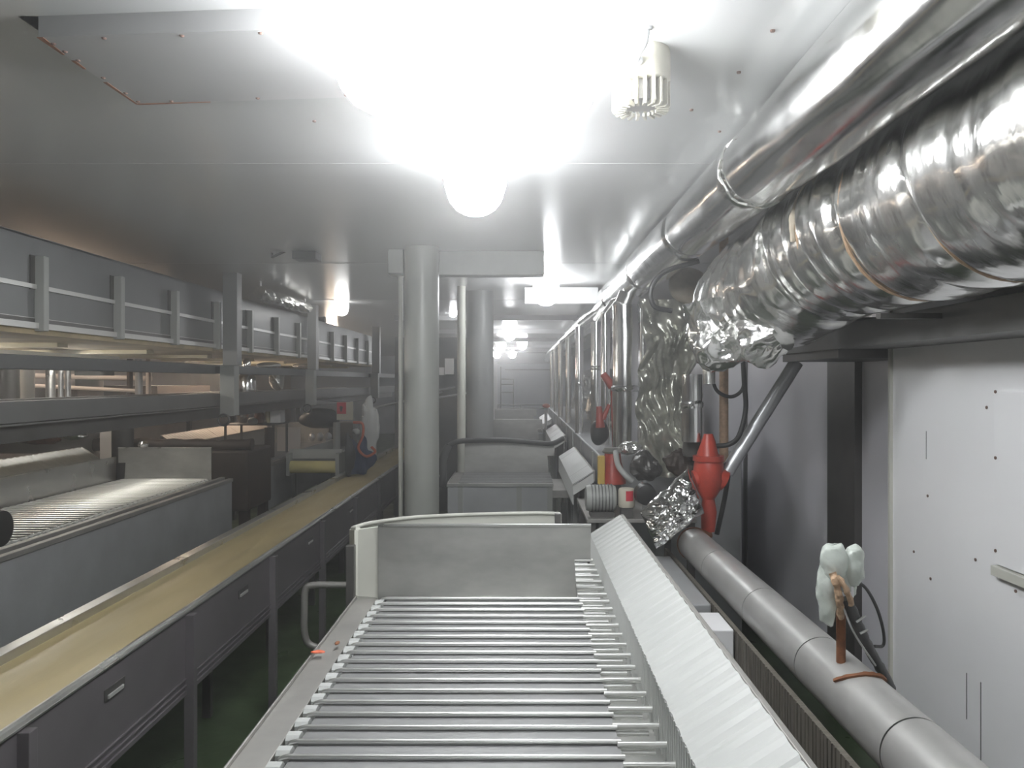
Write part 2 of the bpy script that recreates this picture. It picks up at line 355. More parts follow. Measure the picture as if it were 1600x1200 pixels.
# ------------------------------------------------------------------ sorting machines
PITCH = .0635
def slat_mesh(x0, x1, y, z):
    b = MB(); p = PITCH
    b.prism([(y-.004,z-.014),(y-.004,z-.001),(y+p*.80,z-.003),(y+p*.94,z-.003),(y+p*.94,z-.016)], 'x', x0, x1, 0)
    b.tube([(x0-.02,y+p*.86,z-.006),(x0-.014,y+p*.86,z+.001),(x0,y+p*.86,z+.004),(x1+.003,y+p*.86,z+.003)], .0050, 10, m=1)
    return b
def machine(x0, z, ys, ye, plate_y, side, label, detail=True, full=True, warm=False, front=False, group='sorting machines in a row', gs=None, guard_z=(.08,.1575)):
    """x0: outer edge of the bed on the rail side; side=+1: white guard to the right."""
    s = side; Wd = .65
    X = lambda a: x0+s*a
    def bx(b, a0, a1, *r, m=0): b.box(min(X(a0),X(a1)), max(X(a0),X(a1)), *r, m); return b
    t = thing('sorting_machine', label, 'machine', (X(.33),(ys+ye)/2,0), group)
    # frame: rail, side panel, legs
    b = MB(); bx(b,-.075,-.005,ys,plate_y+.02,z-.03,z-.004); bx(b,-.075,-.07,ys,plate_y+.02,z-.004,z+.006); b.build('side_rail','rail',t,bevel=.002)
    b = MB(); bx(b,-.06,-.05,ys,plate_y,z-.40,z-.03); b.build('side_panel','bin_side',t)
    b = MB(); bx(b,.82,.83,ys,plate_y,z-.55,z+.0); b.build('side_panel','bin_side',t)
    for yy in (ys+.08, (ys+plate_y)/2, plate_y-.06):
        for a in (-.055,.79):
            b = MB(); bx(b,a,a+.04,yy,yy+.04,0,z-.03); b.build('leg','grey_paint',t)
    if front:
        b = MB(); bx(b,-.07,.62,ys-.01,ys,z-.42,z-.01); b.build('front_panel','bin_side',t)
        b = MB(); bx(b,-.075,.65,ys-.03,ys,z-.02,z+.0); b.build('front_lip','steel',t)
        for a in (.0,.40,.61):
            b = MB(); bx(b,a,a+.035,ys-.02,ys-.01,z-.42,z-.02); b.build('stiffener','grey_paint',t)
    # bed
    n = int((plate_y-ys)/PITCH)
    if detail:
        proto = None
        for i in range(n):
            y = plate_y-(i+1)*PITCH
            if proto is None:
                a, c = sorted((X(.03),X(Wd)))
                proto = slat_mesh(a, c, y, z).build('slat', ['slat','ridge'], t, smooth=True); y00 = y
            else:
                o = proto.copy(); C.objects.link(o); o.parent = t; o.location = (0, y-y00, 0)
        pr = None
        for i in range(n):
            y = plate_y-(i+1)*PITCH
            if pr is None:
                b = MB(); b.prism([(y+.004,z-.018),(y+.006,z-.002),(y+.014,z+.005),(y+.034,z+.005),(y+.044,z-.004),(y+.044,z-.018)], 'x', *sorted((X(.0),X(.026))))
                pr = b.build('guide_block','white_plastic',t); y01 = y
            else:
                o = pr.copy(); C.objects.link(o); o.parent = t; o.location = (0, y-y01, 0)
    else:
        b = MB(); a, c = sorted((X(.0),X(Wd)))
        b.box(a,c,ys,plate_y,z-.02,z-.002)
        for i in range(n): b.box(a,c,ys+i*PITCH+.045,ys+i*PITCH+.055,z-.002,z+.004)
        b.build('slat_bed','slat',t)
    b = MB(); bx(b,-.0,.82,ys,plate_y,z-.10,z-.05)
    if full: bx(b,.645,.82,plate_y,ye,z-.10,z-.05)
    b.build('under_tray','rail',t)
    # end plate, its lower corner cut away where the rods run on
    pz = .233
    pl = [(X(0),z-.02),(X(Wd-.008),z-.02),(X(Wd-.018),z+.125),(X(Wd+.035),z+.125),(X(Wd+.035),z+pz),(X(0),z+pz)]
    b = MB(); b.prism(pl,'y',plate_y,plate_y+.008); b.build('end_plate','steel_plate',t,bevel=.0015)
    b = MB(); a, c = sorted((X(.0),X(Wd+.035))); b.box(a,c,plate_y-.004,plate_y+.012,z+pz,z+pz+.006); b.build('plate_rim','steel',t)
    # rods reaching to the guard
    if full:
        pr = None; k = 0; y = ys+.02
        rx0, rx1 = sorted((X(Wd-.005),X(Wd+.098)))
        while y < ye-.03:
            if pr is None:
                b = MB(); b.tube([(rx0,y,z+.002),(rx1,y,z+.002)], .0062, 10); b.tube([(rx0,y-.002,z-.012),(rx1-.03,y-.002,z-.012)], .0055, 10)
                b.box(rx0-.004,rx0+.004,y-.008,y+.012,z-.03,z-.004)
                pr = b.build('rod_pair','ridge',t,smooth=True); y02 = y
            else:
                o = pr.copy(); C.objects.link(o); o.parent = t; o.location = (0, y-y02, 0)
            y += .083; k += 1
        b = MB(); bx(b,Wd-.0,Wd+.10,ys,ye,z-.048,z-.040); b.build('rod_tray','steel_plate',t)
    gs = ys if gs is None else gs
    # comb curtain under the guard
    g0, g1 = guard_z
    b = MB(); bx(b,Wd+.094,Wd+.097,gs,ye,z-.04,z+g0); 
    yy = gs
    while yy < ye:
        bx(b,Wd+.088,Wd+.097,yy,yy+.004,z-.04,z+g0); yy += .021
    b.build('comb_curtain','comb',t)
    # sloped white guard of moulded links
    b = MB(); xa, xb = X(Wd+.090), X(Wd+.212); yy = gs; LK = .0635
    ny = max(2,int((ye-gs)/(LK/8))); vs = []
    for k in range(ny+1):
        y_ = gs+(ye-gs)*k/ny; ph = (y_/LK)%1; hh = .0032*math.sin(PI*min(1,ph/.55)) if ph < .55 else 0
        if int(y_/LK)%9 == 0 and ph < .08: hh = -.002
        vs += [(xa,y_,z+g0-.006),(xb,y_,z+g1-.006),(xb,y_,z+g1+hh),(xa,y_,z+g0+hh)]
    b.add(vs, [(k*4+c_,k*4+(c_+1)%4,(k+1)*4+(c_+1)%4,(k+1)*4+c_) for k in range(ny) for c_ in range(4)]+[(0,1,2,3),(ny*4+3,ny*4+2,ny*4+1,ny*4)])
    b.build('link_guard','pink_panel' if warm else 'white_plastic',t)  # warm: white guard gets a pinkish colour carrying the warm light
    b = MB(); bx(b,Wd+.212,Wd+.224,gs,ye,z+g1-.06,z+g1+.004); bx(b,Wd+.20,Wd+.212,gs,ye,z-.5,z+g1-.03); b.build('guard_rail','rail',t,bevel=.002)
    if gs != ys: MB().plate([(xa,gs,z+g0-.01),(xb,gs,z+g1-.01),(xb+s*.0,gs-.03,z+g1-.06),(xa,gs-.03,z+g0-.06)], .003).build('end_flap','comb',t)
    # flap at the far end of the guard
    b = MB(); b.plate([(xa,ye,z+g0),(xb,ye,z+g1),(xb-s*.03,ye+.03,z+g1-.03),(xa-s*.0,ye+.03,z+g0-.04)], .003); b.build('end_flap','white_plastic',t)
    return t
m1 = machine(-.46, .95, 1.10, 3.23, 2.57, 1, 'near steel slat table with white sloped link guard, filling the foreground', group='sorting machines on the right')
m3 = machine(-.43, .95, 5.47, 6.55, 6.12, 1, 'second slat table beyond the pale column, its front panel and plate in view', detail=False, front=True, full=False, gs=4.78, group='sorting machines on the right')
m4 = machine(-.43, .95, 8.9, 10.0, 9.6, 1, 'third slat table further back, seen over the second one', detail=False, front=True, full=False, gs=7.9, group='sorting machines on the right')
m5 = machine(-.43, .95, 12.4, 13.6, 13.1, 1, 'farthest slat table before the pale end wall', detail=False, front=True, full=False, gs=11.4, group='sorting machines on the right')
m2 = machine(-2.285, .92, 2.9, 5.75, 5.9, -1, 'left slat table with a steel end plate and white guard behind the yellow conveyor', group='sorting machines on the left', full=False, guard_z=(.17,.25))
m6 = machine(-2.285, .92, 7.0, 9.6, 9.5, -1, 'warm lit left slat table beyond the first one, guard coloured pinkish for the warm light', detail=False, warm=True, full=False, group='sorting machines on the left', guard_z=(.17,.25))

# outer skin of the left table, its double top rail and black knob
t = m2
b = MB(); b.box(-2.16,-2.15,2.5,5.95,.38,.90); b.build('outer_skin','bin_side',t)
b = MB(); b.box(-2.175,-2.14,2.5,5.95,.90,.925); b.box(-2.235,-2.20,2.5,5.95,.905,.935); b.build('top_rail','rail',t,bevel=.003)
p = at(-6,826,3.15)
b = MB(); b.lathe([(.02,-.03),(.07,-.025),(.078,0),(.07,.025),(.02,.03)], p, 24, axis='x'); b.build('black_knob','black',t,smooth=True)
# pale inner wall between bed and guard
b = MB(); b.box(-3.0,-2.985,2.9,5.9,.9,1.09); b.build('inner_wall','steel',t)

# bin behind the near end plate: curved tub
t = thing('curved_bin', 'curved cream tub rim standing right behind the near end plate', 'bin', (-.1,2.9,.55))
pts_o = [(-.53,2.60),(-.575,2.75),(-.55,2.98),(-.42,3.20),(-.2,3.33),(.05,3.38),(.165,3.36)]
po = bez([(x,y,0) for x,y in pts_o], 6); b = MB(); n = len(po)
zt = lambda u: 1.166-.078*math.sin(min(1,u*1.25)*PI/2)
vs = []
for i, p in enumerate(po):
    u = i/(n-1); d = Vector((p.x+.1, p.y-2.9, 0)).normalized()*.012
    vs += [(p.x,p.y,.6),(p.x,p.y,zt(u)),(p.x+d.x,p.y+d.y,zt(u)),(p.x+d.x,p.y+d.y,.6)]
fs = [(i*4+a, i*4+(a+1)%4, (i+1)*4+(a+1)%4, (i+1)*4+a) for i in range(n-1) for a in range(4)]+[(0,1,2,3),((n-1)*4+3,(n-1)*4+2,(n-1)*4+1,(n-1)*4)]
b.add(vs, fs); b.build('tub_wall','cream',t,smooth=True)
b = MB(); b.tube([(p.x,p.y,zt(i/(n-1))+.003) for i,p in enumerate(po)], .008, 10); b.build('rolled_rim','cream',t,smooth=True)
b = MB(); b.add([(-.46,2.585,.95),(-.46,2.585,1.178),(-.53,2.60,1.166),(-.53,2.60,.95),(-.46,2.6,.95),(-.46,2.6,1.178),(-.53,2.615,1.166),(-.53,2.615,.95)],
     [(0,1,2,3),(7,6,5,4),(0,4,5,1),(1,5,6,2),(2,6,7,3),(3,7,4,0)]); b.build('side_flap','cream',t)
b = MB(); b.box(-.56,-.535,2.56,2.59,0,1.12); b.box(.14,.165,3.3,3.33,0,1.1); b.build('support_leg','dark_steel',t)
# bent tube bracket on the left of the bin
MB().tube(bez([(-.545,3.25,.83),(-.70,3.25,.82),(-.84,3.25,.82),(-.875,3.25,.80),(-.88,3.25,.72),(-.88,3.25,.63),(-.86,3.25,.58),(-.80,3.25,.56)],6), .014, 10).build('tube_bracket','rail',smooth=True,label='bent grey tube reaching left from the bin towards the yellow conveyor',cat='bracket')
# orange scrap on the rail
b = MB(); b.blob((-.515,2.03,.962), (.018,.010,.004), lambda q: .5*noise.noise(q*60), 16); b.build('scrap','orange',label='orange scrap lying on the grey side rail of the near table',cat='scrap')
b = MB(); b.blob((-.482,2.10,.962), (.006,.014,.004), lambda q: .5*noise.noise(q*60), 12); b.build('scrap','rusty',label='small brown scrap next to the orange one on the side rail',cat='scrap')

# ------------------------------------------------------------------ yellow belt conveyor
t = thing('belt_conveyor', 'long yellow belt conveyor running away along the left of the aisle', 'conveyor', (-1.39,7,0))
b = MB(); b.box(-1.55,-1.25,.9,15.5,.786,.80); b.build('belt','belt',t)
b = MB(); b.box(-1.565,-1.55,.9,15.5,.60,.825); b.box(-1.60,-1.55,.9,15.5,.822,.83); b.build('side_rail','steel',t,bevel=.002)
b = MB(); b.box(-1.25,-1.242,.9,15.5,.79,.812); b.box(-1.242,-1.222,.9,15.5,.797,.803); b.build('side_rail','steel',t,bevel=.001)
b = MB(); b.box(-1.242,-1.23,.9,15.5,.50,.795)
for yy in (1.45,): b.box(-1.23,-1.224,.9,15.5,.50,.515); b.box(-1.23,-1.224,.9,15.5,.53,.536); b.box(-1.23,-1.224,.9,15.5,.553,.559)
b.build('side_panel','side_dark',t)
b = MB(); b.box(-1.56,-1.24,.9,15.5,.49,.50); b.build('bottom_panel','dark_steel',t)
for k in range(13):
    y = 1.97+k*.98
    MB().box(-1.236,-1.20,y-.018,y+.018,0,.79).build('leg','side_dark',t,bevel=.002); MB().box(-1.56,-1.52,y-.018,y+.018,0,.6).build('leg','side_dark',t,bevel=.002)
for k in range(6):
    y = 2.42+k*1.12
    a = MB(); a.box(-1.2305,-1.227,y-.06,y+.06,.70,.735); a.build('slot_frame','dark_steel',t)
    a = MB(); a.box(-1.227,-1.222,y-.045,y+.045,.705,.716); a.build('slot_lip','rail_light',t)

# yellow roller of the cross conveyor and its frame
t = thing('cross_conveyor', 'yellow end roller with grey frame beside the yellow belt', 'conveyor', (-1.85,7.3,.8))
MB().tube([(-2.07,7.2,.875),(-1.66,7.2,.875)], .055, 24).build('roller','roll_yellow',t,smooth=True)
b = MB(); b.box(-2.1,-2.07,7.15,9.0,.80,1.0); b.box(-1.66,-1.625,7.15,9.0,.80,1.0); b.box(-2.1,-1.625,7.25,7.28,.945,1.03); b.build('frame','grey_paint',t)
b = MB(); b.box(-2.07,-1.66,7.3,9.0,.90,.915); b.build('belt','trough_grey',t)
for x in (-2.09,-1.66): MB().box(x,x+.03,7.3,7.33,0,.8).build('leg','dark_steel',t)
# brown covered machine
t = thing('hopper', 'dark brown hopper with a lumpy cover right of the left end plate', 'hopper', (-2.75,6.55,0))
b = MB(); b.box(-3.1,-2.15,6.3,6.9,.62,1.10); b.build('body','brown',t,bevel=.02)
for (x,y) in ((-2.17,6.35),(-3.02,6.35),(-2.17,6.8),(-3.02,6.8)): MB().box(x-.07,x,y,y+.07,0,.62).build('leg','brown',t)
pth = [Vector((-3.4+i*.045,6.38,1.14+.012*noise.noise(Vector((i*.7,0,0))))) for i in range(29)]
MB().tube(pth, .045, 14, disp=lambda q,u,a: .018*noise.noise(q*14)).build('rolled_cover','brown',t,smooth=True)

# ------------------------------------------------------------------ upper gallery on the left
XG = -2.2
t = thing('upper_trough', 'long grey side of the raised trough at upper left, posts and pale rails on it', 'trough', (XG,7,1.88))
b = MB(); b.box(XG-.012,XG,2.0,12.2,1.90,2.30); b.box(XG-.03,XG+.0,2.0,12.2,2.295,2.305); b.build('side_panel','trough_grey',t)
b = MB(); b.box(XG-.9,XG-.88,2.0,12.2,1.90,2.25); b.build('side_panel','trough_grey',t)
b = MB(); b.box(XG,XG+.022,2.0,12.2,1.885,1.912); b.box(XG,XG+.012,2.0,12.2,2.065,2.085); b.box(XG-.004,XG+.003,2.0,12.2,1.912,1.935); b.build('rail','rail_light',t)
b = MB(); b.box(XG,XG+.004,2.0,12.2,1.913,1.932); b.build('shadow_gap','dark_steel',t)
pr = None
for k in range(14):
    y = 2.92+k*.70
    if pr is None:
        pr = MB().box(XG,XG+.045,y-.005,y+.035,1.875,2.215).build('post','grey_paint',t,bevel=.003); y0p = y
        pr2 = MB().box(XG+.0,XG+.005,y-.04,y-.006,2.06,2.215).build('slot','dark_steel',t)
    else:
        for o_ in (pr,pr2):
            o = o_.copy(); C.objects.link(o); o.parent = t; o.location = (0,y-y0p,0)
b = MB(); b.box(XG-1.35,XG,2.0,12.2,1.86,1.885); b.build('floor_deck','foam',t)
for k in range(9):
    y = 3.35+k*1.05
    MB().box(XG-1.2,XG-.35,y,y+.10,1.835,1.86).build('timber','foam_pale',t)
t = thing('gallery_rail', 'grey upper rail of the left gallery just below the planks', 'beam', (XG,7,1.70))
MB().box(XG-.05,XG,2.0,14,1.70,1.766).build('beam','tray',t,bevel=.004)
t = thing('gallery_channel', 'deeper lower grey channel beam crossing the left half of the photo', 'beam', (XG,7,1.38))
b = MB(); b.box(XG-.06,XG,2.0,14,1.465,1.56); b.box(XG-.06,XG,2.0,14,1.452,1.462); b.build('upper_flange','tray',t,bevel=.003)
b = MB(); b.box(XG-.09,XG-.05,2.0,14,1.375,1.455); b.build('lower_web','dark_steel',t)
b = MB(); b.box(XG-.9,XG-.86,2.0,14,1.40,1.54); b.build('rear_beam','tray',t)
for k,(px,Y,wd) in enumerate(((363,5.8,.105),(489,8.2,.09),(588,11.6,.11))):
    x = (px-814)/K*Y
    t = thing('gallery_post', ['wide grey hanging post nearest in the left gallery','middle hanging post of the left gallery','farthest hanging post of the left gallery, beside the pale column'][k], 'post', (x,Y,1.38))
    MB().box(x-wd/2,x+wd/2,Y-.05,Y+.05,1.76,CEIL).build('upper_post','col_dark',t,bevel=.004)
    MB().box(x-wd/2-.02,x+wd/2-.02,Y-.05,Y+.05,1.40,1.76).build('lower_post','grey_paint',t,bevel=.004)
    MB().box(XG,x-wd/2-.02,Y-.04,Y+.04,1.705,1.755).build('clamp','dark_steel',t)
    b = MB(); b.tube([(x-.04+.04*math.cos(a/12*2*PI),Y-.06,1.37+.04*math.sin(a/12*2*PI)) for a in range(13)], .008, 8); b.build('hook','dark_steel',t,smooth=True)

t = thing('fill_tube_lamp', 'added tube lamp under the raised trough, a glint of it showing above the upper rail', 'lamp', (-3.1,4.9,1.83), 'added tube lamps under the trough')  # lamp added behind the rail to light the left table bed
MB().box(-3.14,-3.06,3.7,6.1,1.81,1.8345).build('fitting','cream',t)
MB().tube([(-3.1,3.75,1.795),(-3.1,6.05,1.795)], .012, 12).build('tube','glass_tube',t,smooth=True)
t = thing('fill_tube_lamp', 'farther added warm tube lamp under the trough beyond the wide hanging post', 'lamp', (-3.28,8.4,1.83), 'added tube lamps under the trough')  # second added lamp, brings warm light to the far left guard
MB().box(-3.32,-3.24,7.7,9.3,1.81,1.8345).build('fitting','cream',t)
MB().tube([(-3.28,7.75,1.795),(-3.28,9.25,1.795)], .012, 12).build('tube','glass_warm',t,smooth=True)
t = thing('gallery_shelf', 'small shelf between the left rails carrying the foil bottle and bundles', 'shelf', (-2.6,7.7,1.52))
MB().box(-2.9,-2.27,6.85,8.7,1.52,1.535).build('board','dark_steel',t)
# cross pipes and clutter behind the gallery
def ridge(q): return .5-abs(noise.noise(q))*1.6
def crumple_lump(name, c, r, label, cat, m='crumple', amp=.35, f=9, n=48, group=None, smooth=False, stem=None, clamp=()):
    mb_ = MB().blob(c, r, lambda q: (amp*noise.noise(q*f)+amp*.5*noise.noise(q*f*2.7)) if m not in ('crumple','foil') else amp*.8*noise.noise(q*f*.7)+amp*.35*ridge(q*f*1.4)+amp*.12*ridge(q*f*3.5), n*2 if m in ('crumple','foil') else n)
    for (ax, lo, hi) in clamp:
        for v in mb_.v: v[ax] = min(max(v[ax], lo), hi)
    o = mb_.build(name, m, label=label, cat=cat, group=group, smooth=smooth)
    if stem is not None: MB().tube([(c[0],c[1],stem),(c[0],c[1],c[2])], .018, 10).build('stem','galv',o,smooth=True)
    return o
def vpipe(px, y0, y1, wpx, Y, m, label, group, name='pipe', cat='pipe', foot=None):
    a, b_ = at(px,y0,Y), at(px,y1,Y); r = wpx/2/K*Y
    if foot is not None: b_.z = foot
    return MB().tube([a,a.lerp(b_,.5),b_], r, 20).build(name, m, smooth=True, label=label, cat=cat, group=group)
lefts = [(14,590,632,30,6.0,'black','round black end of a motor at the far left between two rails'),
 (42,586,625,22,6.4,'grey_paint','short grey cylinder beside the black motor end'),
 (79,586,622,14,6.0,'steel','bright steel cylinder between the two left rails'),
 (95,580,620,8,6.1,'galv','thin steel tube right of the bright cylinder'),
 (106,580,620,9,6.2,'galv','second thin steel tube right of the bright cylinder'),
 (140,580,622,40,7.55,'brown','stout brown drum between the two left rails'),
 (203,575,620,9,7.2,'brown','thin brown pipe between the two left rails'),
 (217,575,620,11,7.0,'galv','grey pipe between the rails left of the hanging post'),
 (232,575,620,8,7.3,'pink_panel','narrow cream pipe between the rails')]
for (px,y0,y1,wp,Y,m_,lb) in lefts:
    vpipe(px,y0-14,y1+22,wp,Y,m_,lb,None,foot=1.4305)
# rear shelf carrying the clutter and legs below
t = thing('rear_gallery_deck', 'dark deck behind the left rails carrying pipes and drums', 'deck', (-3.9,8,1.40))
MB().box(-5.2,-3.30,4.5,12.5,1.40,1.43).build('deck','dark_steel',t)
for (x,y) in ((-3.42,9.5),(-3.42,12.3),(-5.1,12.3),(-5.1,9.0)): MB().box(x-.03,x+.03,y-.03,y+.03,0,1.40).build('leg','dark_steel',t)
MB().box(-5.0,-3.5,7.7,9.0,1.4305,1.60).build('engine_block','brown',label='brown machine block on the rear deck',cat='machine')
o_ = MB().tube([(-4.6,7.365,1.70),(-3.4,7.365,1.67)], .025, 10).build('pipe','pink_panel',smooth=True,label='cream horizontal pipe left of the wide hanging post',cat='pipe')
for x_ in (-4.5,-3.5): MB().tube([(x_,7.365,1.4305),(x_,7.365,1.675)], .01, 8).build('support','dark_steel',o_)
o_ = MB().tube([(-4.6,7.1,1.62),(-3.4,7.1,1.56)], .018, 10).build('pipe','pink_panel',smooth=True,label='thin cream sloping pipe under the cream horizontal pipe',cat='pipe')
for x_ in (-4.5,-3.5): MB().tube([(x_,7.1,1.4305),(x_,7.1,1.565)], .01, 8).build('support','dark_steel',o_)
MB().box(*sorted((at(128,0,6).x,at(168,0,6).x)),5.9,6.1,1.69,1.755).build('black_box','black',label='flat black box hanging under the planks',cat='box')
MB().lathe([(.06,-.09),(.07,-.06),(.07,.08),(.05,.1)], at(47,552,6.3), 20).build('gauge_housing','galv',smooth=True,label='pale round housing high between planks and rail at far left',cat='gauge')
# foil wrapped things on the rear deck
lathe_b = MB(); c = at(386,612,7.0); c.z = 1.5355; lathe_b.lathe([(.075,0),(.08,.03),(.075,.14),(.055,.2),(.03,.24),(.035,.285),(.02,.31)], c, 26)
lathe_b.build('foil_bottle','foil',smooth=True,label='bright foil wrapped bottle shape right of the wide hanging post',cat='bottle')
crumple_lump('foil_bundle', at(436,592,7.6), (.085,.07,.10), 'crumpled foil bundle under the cream trough, right of the foil bottle', 'foil bundle', clamp=((0,-9e9,-2.272),(2,1.5355,9e9)))
crumple_lump('foil_bundle', at(420,571,7.4), (.11,.05,.03), 'flat foil bundle just below the trough planks', 'foil bundle')
crumple_lump('foil_bundle', at(478,572,8.4), (.12,.05,.03), 'small pale foil bundle below the planks, farthest right', 'foil bundle')
b = MB(); pth = bez([at(405,457,6.3),at(425,465,6.5),at(450,472,7.0),at(480,482,7.7)],8)
b.tube(pth, .05, 18, disp=lambda q,u,a: .02*noise.noise(q*22)); fp_ = b.build('foil_pipe','crumple',label='thin crumpled foil pipe above the left trough near the ceiling',cat='pipe')
for y_ in (1,-2): MB().tube([pth[y_],(pth[y_].x,pth[y_].y,CEIL)], .008, 8).build('hanger','galv',fp_)
MB().tube([(-5.5,9.6,2.365),(-2.3,9.4,2.365)], .04, 14).build('pipe','brown',smooth=True,label='brown cross pipe above the left trough',cat='pipe')
MB().box(-4.6,-3.15,7.2,7.25,1.9,2.42).build('bulkhead_panel','pink_panel',label='pinkish white panel glimpsed above the left trough',cat='panel')
# low clutter on the left
MB().box(-4.4,-3.4,6.6,6.64,1.05,1.3995).build('white_sheet','pink_panel',label='pinkish white sheet behind the left end plate',cat='panel')
b = MB(); b.box(*sorted((at(156,0,6.2).x,at(176,0,6.2).x)),6.2,6.24,0,at(0,664,6.2).z); b.build('cream_board','pink_panel',label='short upright cream board left of the dark drum',cat='board')
vpipe(192,662,702,32,6.1,'darkgrey','dark drum standing between the cream board and the brown cover',None,'drum','drum',foot=.0005)
crumple_lump('foil_scrap', at(120,681,6.4), (.09,.06,.035), 'glinting foil scrap left of the cream board', 'scrap', stem=1.3995)
crumple_lump('foil_scrap', at(60,688,6.2), (.14,.06,.035), 'dark reddish scrap pile behind the left guard', 'scrap', m='rusty', stem=1.3995)
crumple_lump('foil_scrap', Vector((at(224,0,5.9).x,5.904,1.178)), (.04,.03,.028), 'bright foil glint on top of the left end plate', 'scrap', m='foil', clamp=((2,1.1592,9e9),))
t = thing('debris_tray', 'small raised tray holding the debris heap over the far left table', 'tray', (-2.62,7.87,.925))
MB().box(-2.87,-2.36,7.66,8.16,1.222,1.235).build('board','dark_steel',t)
for x_ in (-2.85,-2.39):
    for y_ in (7.68,8.12): MB().box(x_,x_+.02,y_,y_+.02,.925,1.222).build('leg','dark_steel',t)
DB = ((at(380,650,7.9),(.055,.05,.085),'crumple','grey scrap right of the hanging post',()),
      (at(405,652,7.9),(.05,.05,.08),'rusty','brown scrap in the middle of the debris heap',()),
      (at(420,648,7.93),(.03,.05,.09),'foam_pale','straw coloured scrap at the right of the debris heap',((0,-9e9,-2.482),)),
      (at(395,658,7.73),(.05,.03,.035),'white_plastic','white scrap under the debris heap',()))
for c_,r3,m_,lb,cl in DB: crumple_lump('debris', c_, r3, lb, 'debris', m=m_, amp=.2, clamp=((2,1.2355,9e9),)+cl)
MB().box(*sorted((at(427,0,8).x,at(443,0,8).x)),7.9,8.05,1.2355,at(0,636,8).z).build('white_box','wall_white',label='small bluish white box below the lower channel beam',cat='box')
vpipe(421,668,740,15,7.6,'brown','dark post in front of the warm lit beige board',None,'post','post',foot=.925)
MB().box(*sorted((at(433,0,8.2).x,at(468,0,8.2).x)),8.2,8.24,at(0,705,8.2).z,at(0,668,8.2).z).build('beige_board','pink_panel',label='warm beige board behind the dark post',cat='board')
# machinery seen between post and column
c = at(500,640,9.0); c.z = 1.225; b = MB(); b.blob(c,(.22,.15,.12),lambda q:.2*noise.noise(q*7),32); o_ = b.build('dark_motor','black',smooth=True,label='large dark motor beneath the channel beam left of the red notice',cat='motor')
MB().tube([(-2.13,9.08,0),(-2.13,9.08,c.z)], .028, 12).build('pedestal','dark_steel',o_)
MB().box(*sorted((at(470,0,9).x,at(530,0,9).x)),9.72,10.0,0,at(0,665,9).z).build('gear_box','dark_steel',label='dark gear housing beneath the dark motor',cat='machine')
for i,px in enumerate((487,500,513)):
    crumple_lump('fitting', at(px,683,8.8), (.035,.04,.05), ['left','middle','right'][i]+' pale fitting of the three below the dark motor', 'fitting', m='galv', amp=.2, smooth=True)
vpipe(526,660,730,11,8.6,'grey_paint','slim grey post below the red notice',None,'post','post',foot=.9155)
p0 = at(526,628,8.4); t = thing('notice', 'red notice on a cream card hanging below the channel beam', 'sign', p0)
MB().box(p0.x,p0.x+.17,8.4,8.42,p0.z-.19,p0.z).build('card','paper',t)
MB().tube([(p0.x+.03,8.41,p0.z),(-2.225,8.41,1.4518)],.004,6).tube([(p0.x+.14,8.41,p0.z),(-2.205,8.41,1.4518)],.004,6).build('string','darkgrey',t)
MB().box(p0.x+.005,p0.x+.10,8.392,8.40,p0.z-.125,p0.z-.005).build('red_field','paper_red',t)
b = MB(); b.lathe([(.018,0),(.018,.003)], (p0.x+.05,8.388,p0.z-.06), 10, axis='y'); b.box(p0.x+.04,p0.x+.06,8.388,8.392,p0.z-.10,p0.z-.06); b.build('dark_mark','dark_steel',t)
# blue cloth, orange hose, plastic sheet beside the belt
b = MB(); c = at(561,715,7.3)
def fold(q, c=c): return .18*math.sin(q.x*60)+.25*noise.noise(q*9)
b.blob(c+Vector((0,0,-.02)),(.13,.07,.19),fold,40)
for v in b.v: v.x = max(v.x,-1.549); v.z = max(v.z,.8005)
b.build('cloth','blue',smooth=True,label='dark blue cloth bundle hanging at the far edge of the yellow belt',cat='cloth')
crumple_lump('cloth', at(543,714,7.09), (.07,.045,.19), 'black cloth hanging left of the blue bundle', 'cloth', m='black', amp=.3, f=7, smooth=True, clamp=((0,-1.5495,9e9),(2,.8005,9e9)))
MB().tube(bez([at(552,660,7.2),at(566,662,7.2),at(567,680,7.2),at(560,700,7.2),at(572,713,7.2),at(586,706,7.2),at(580,698,7.2)],8), .012, 8).build('hose','orange',smooth=True,label='orange hose curling over the blue cloth bundle',cat='hose')
crumple_lump('plastic_sheet', at(577,675,7.5), (.085,.05,.34), 'pale grey plastic sheet hanging above the blue bundle', 'plastic sheet', m='comb', amp=.3, f=8, smooth=True)
b = MB(); b.blob(at(557,674,7.168),(.035,.02,.028),lambda q:.3*noise.noise(q*30),16); b.build('bright_cap','white_plastic',smooth=True,label='small bright white cap above the blue cloth',cat='cap')
MB().tube([at(583,638,7.8),at(583,638,7.8).lerp(at(626,628,8.6),2.9375)], .012, 8).build('tube','rail_light',smooth=True,label='pale tube slanting to the pale column from the plastic sheet',cat='tube')

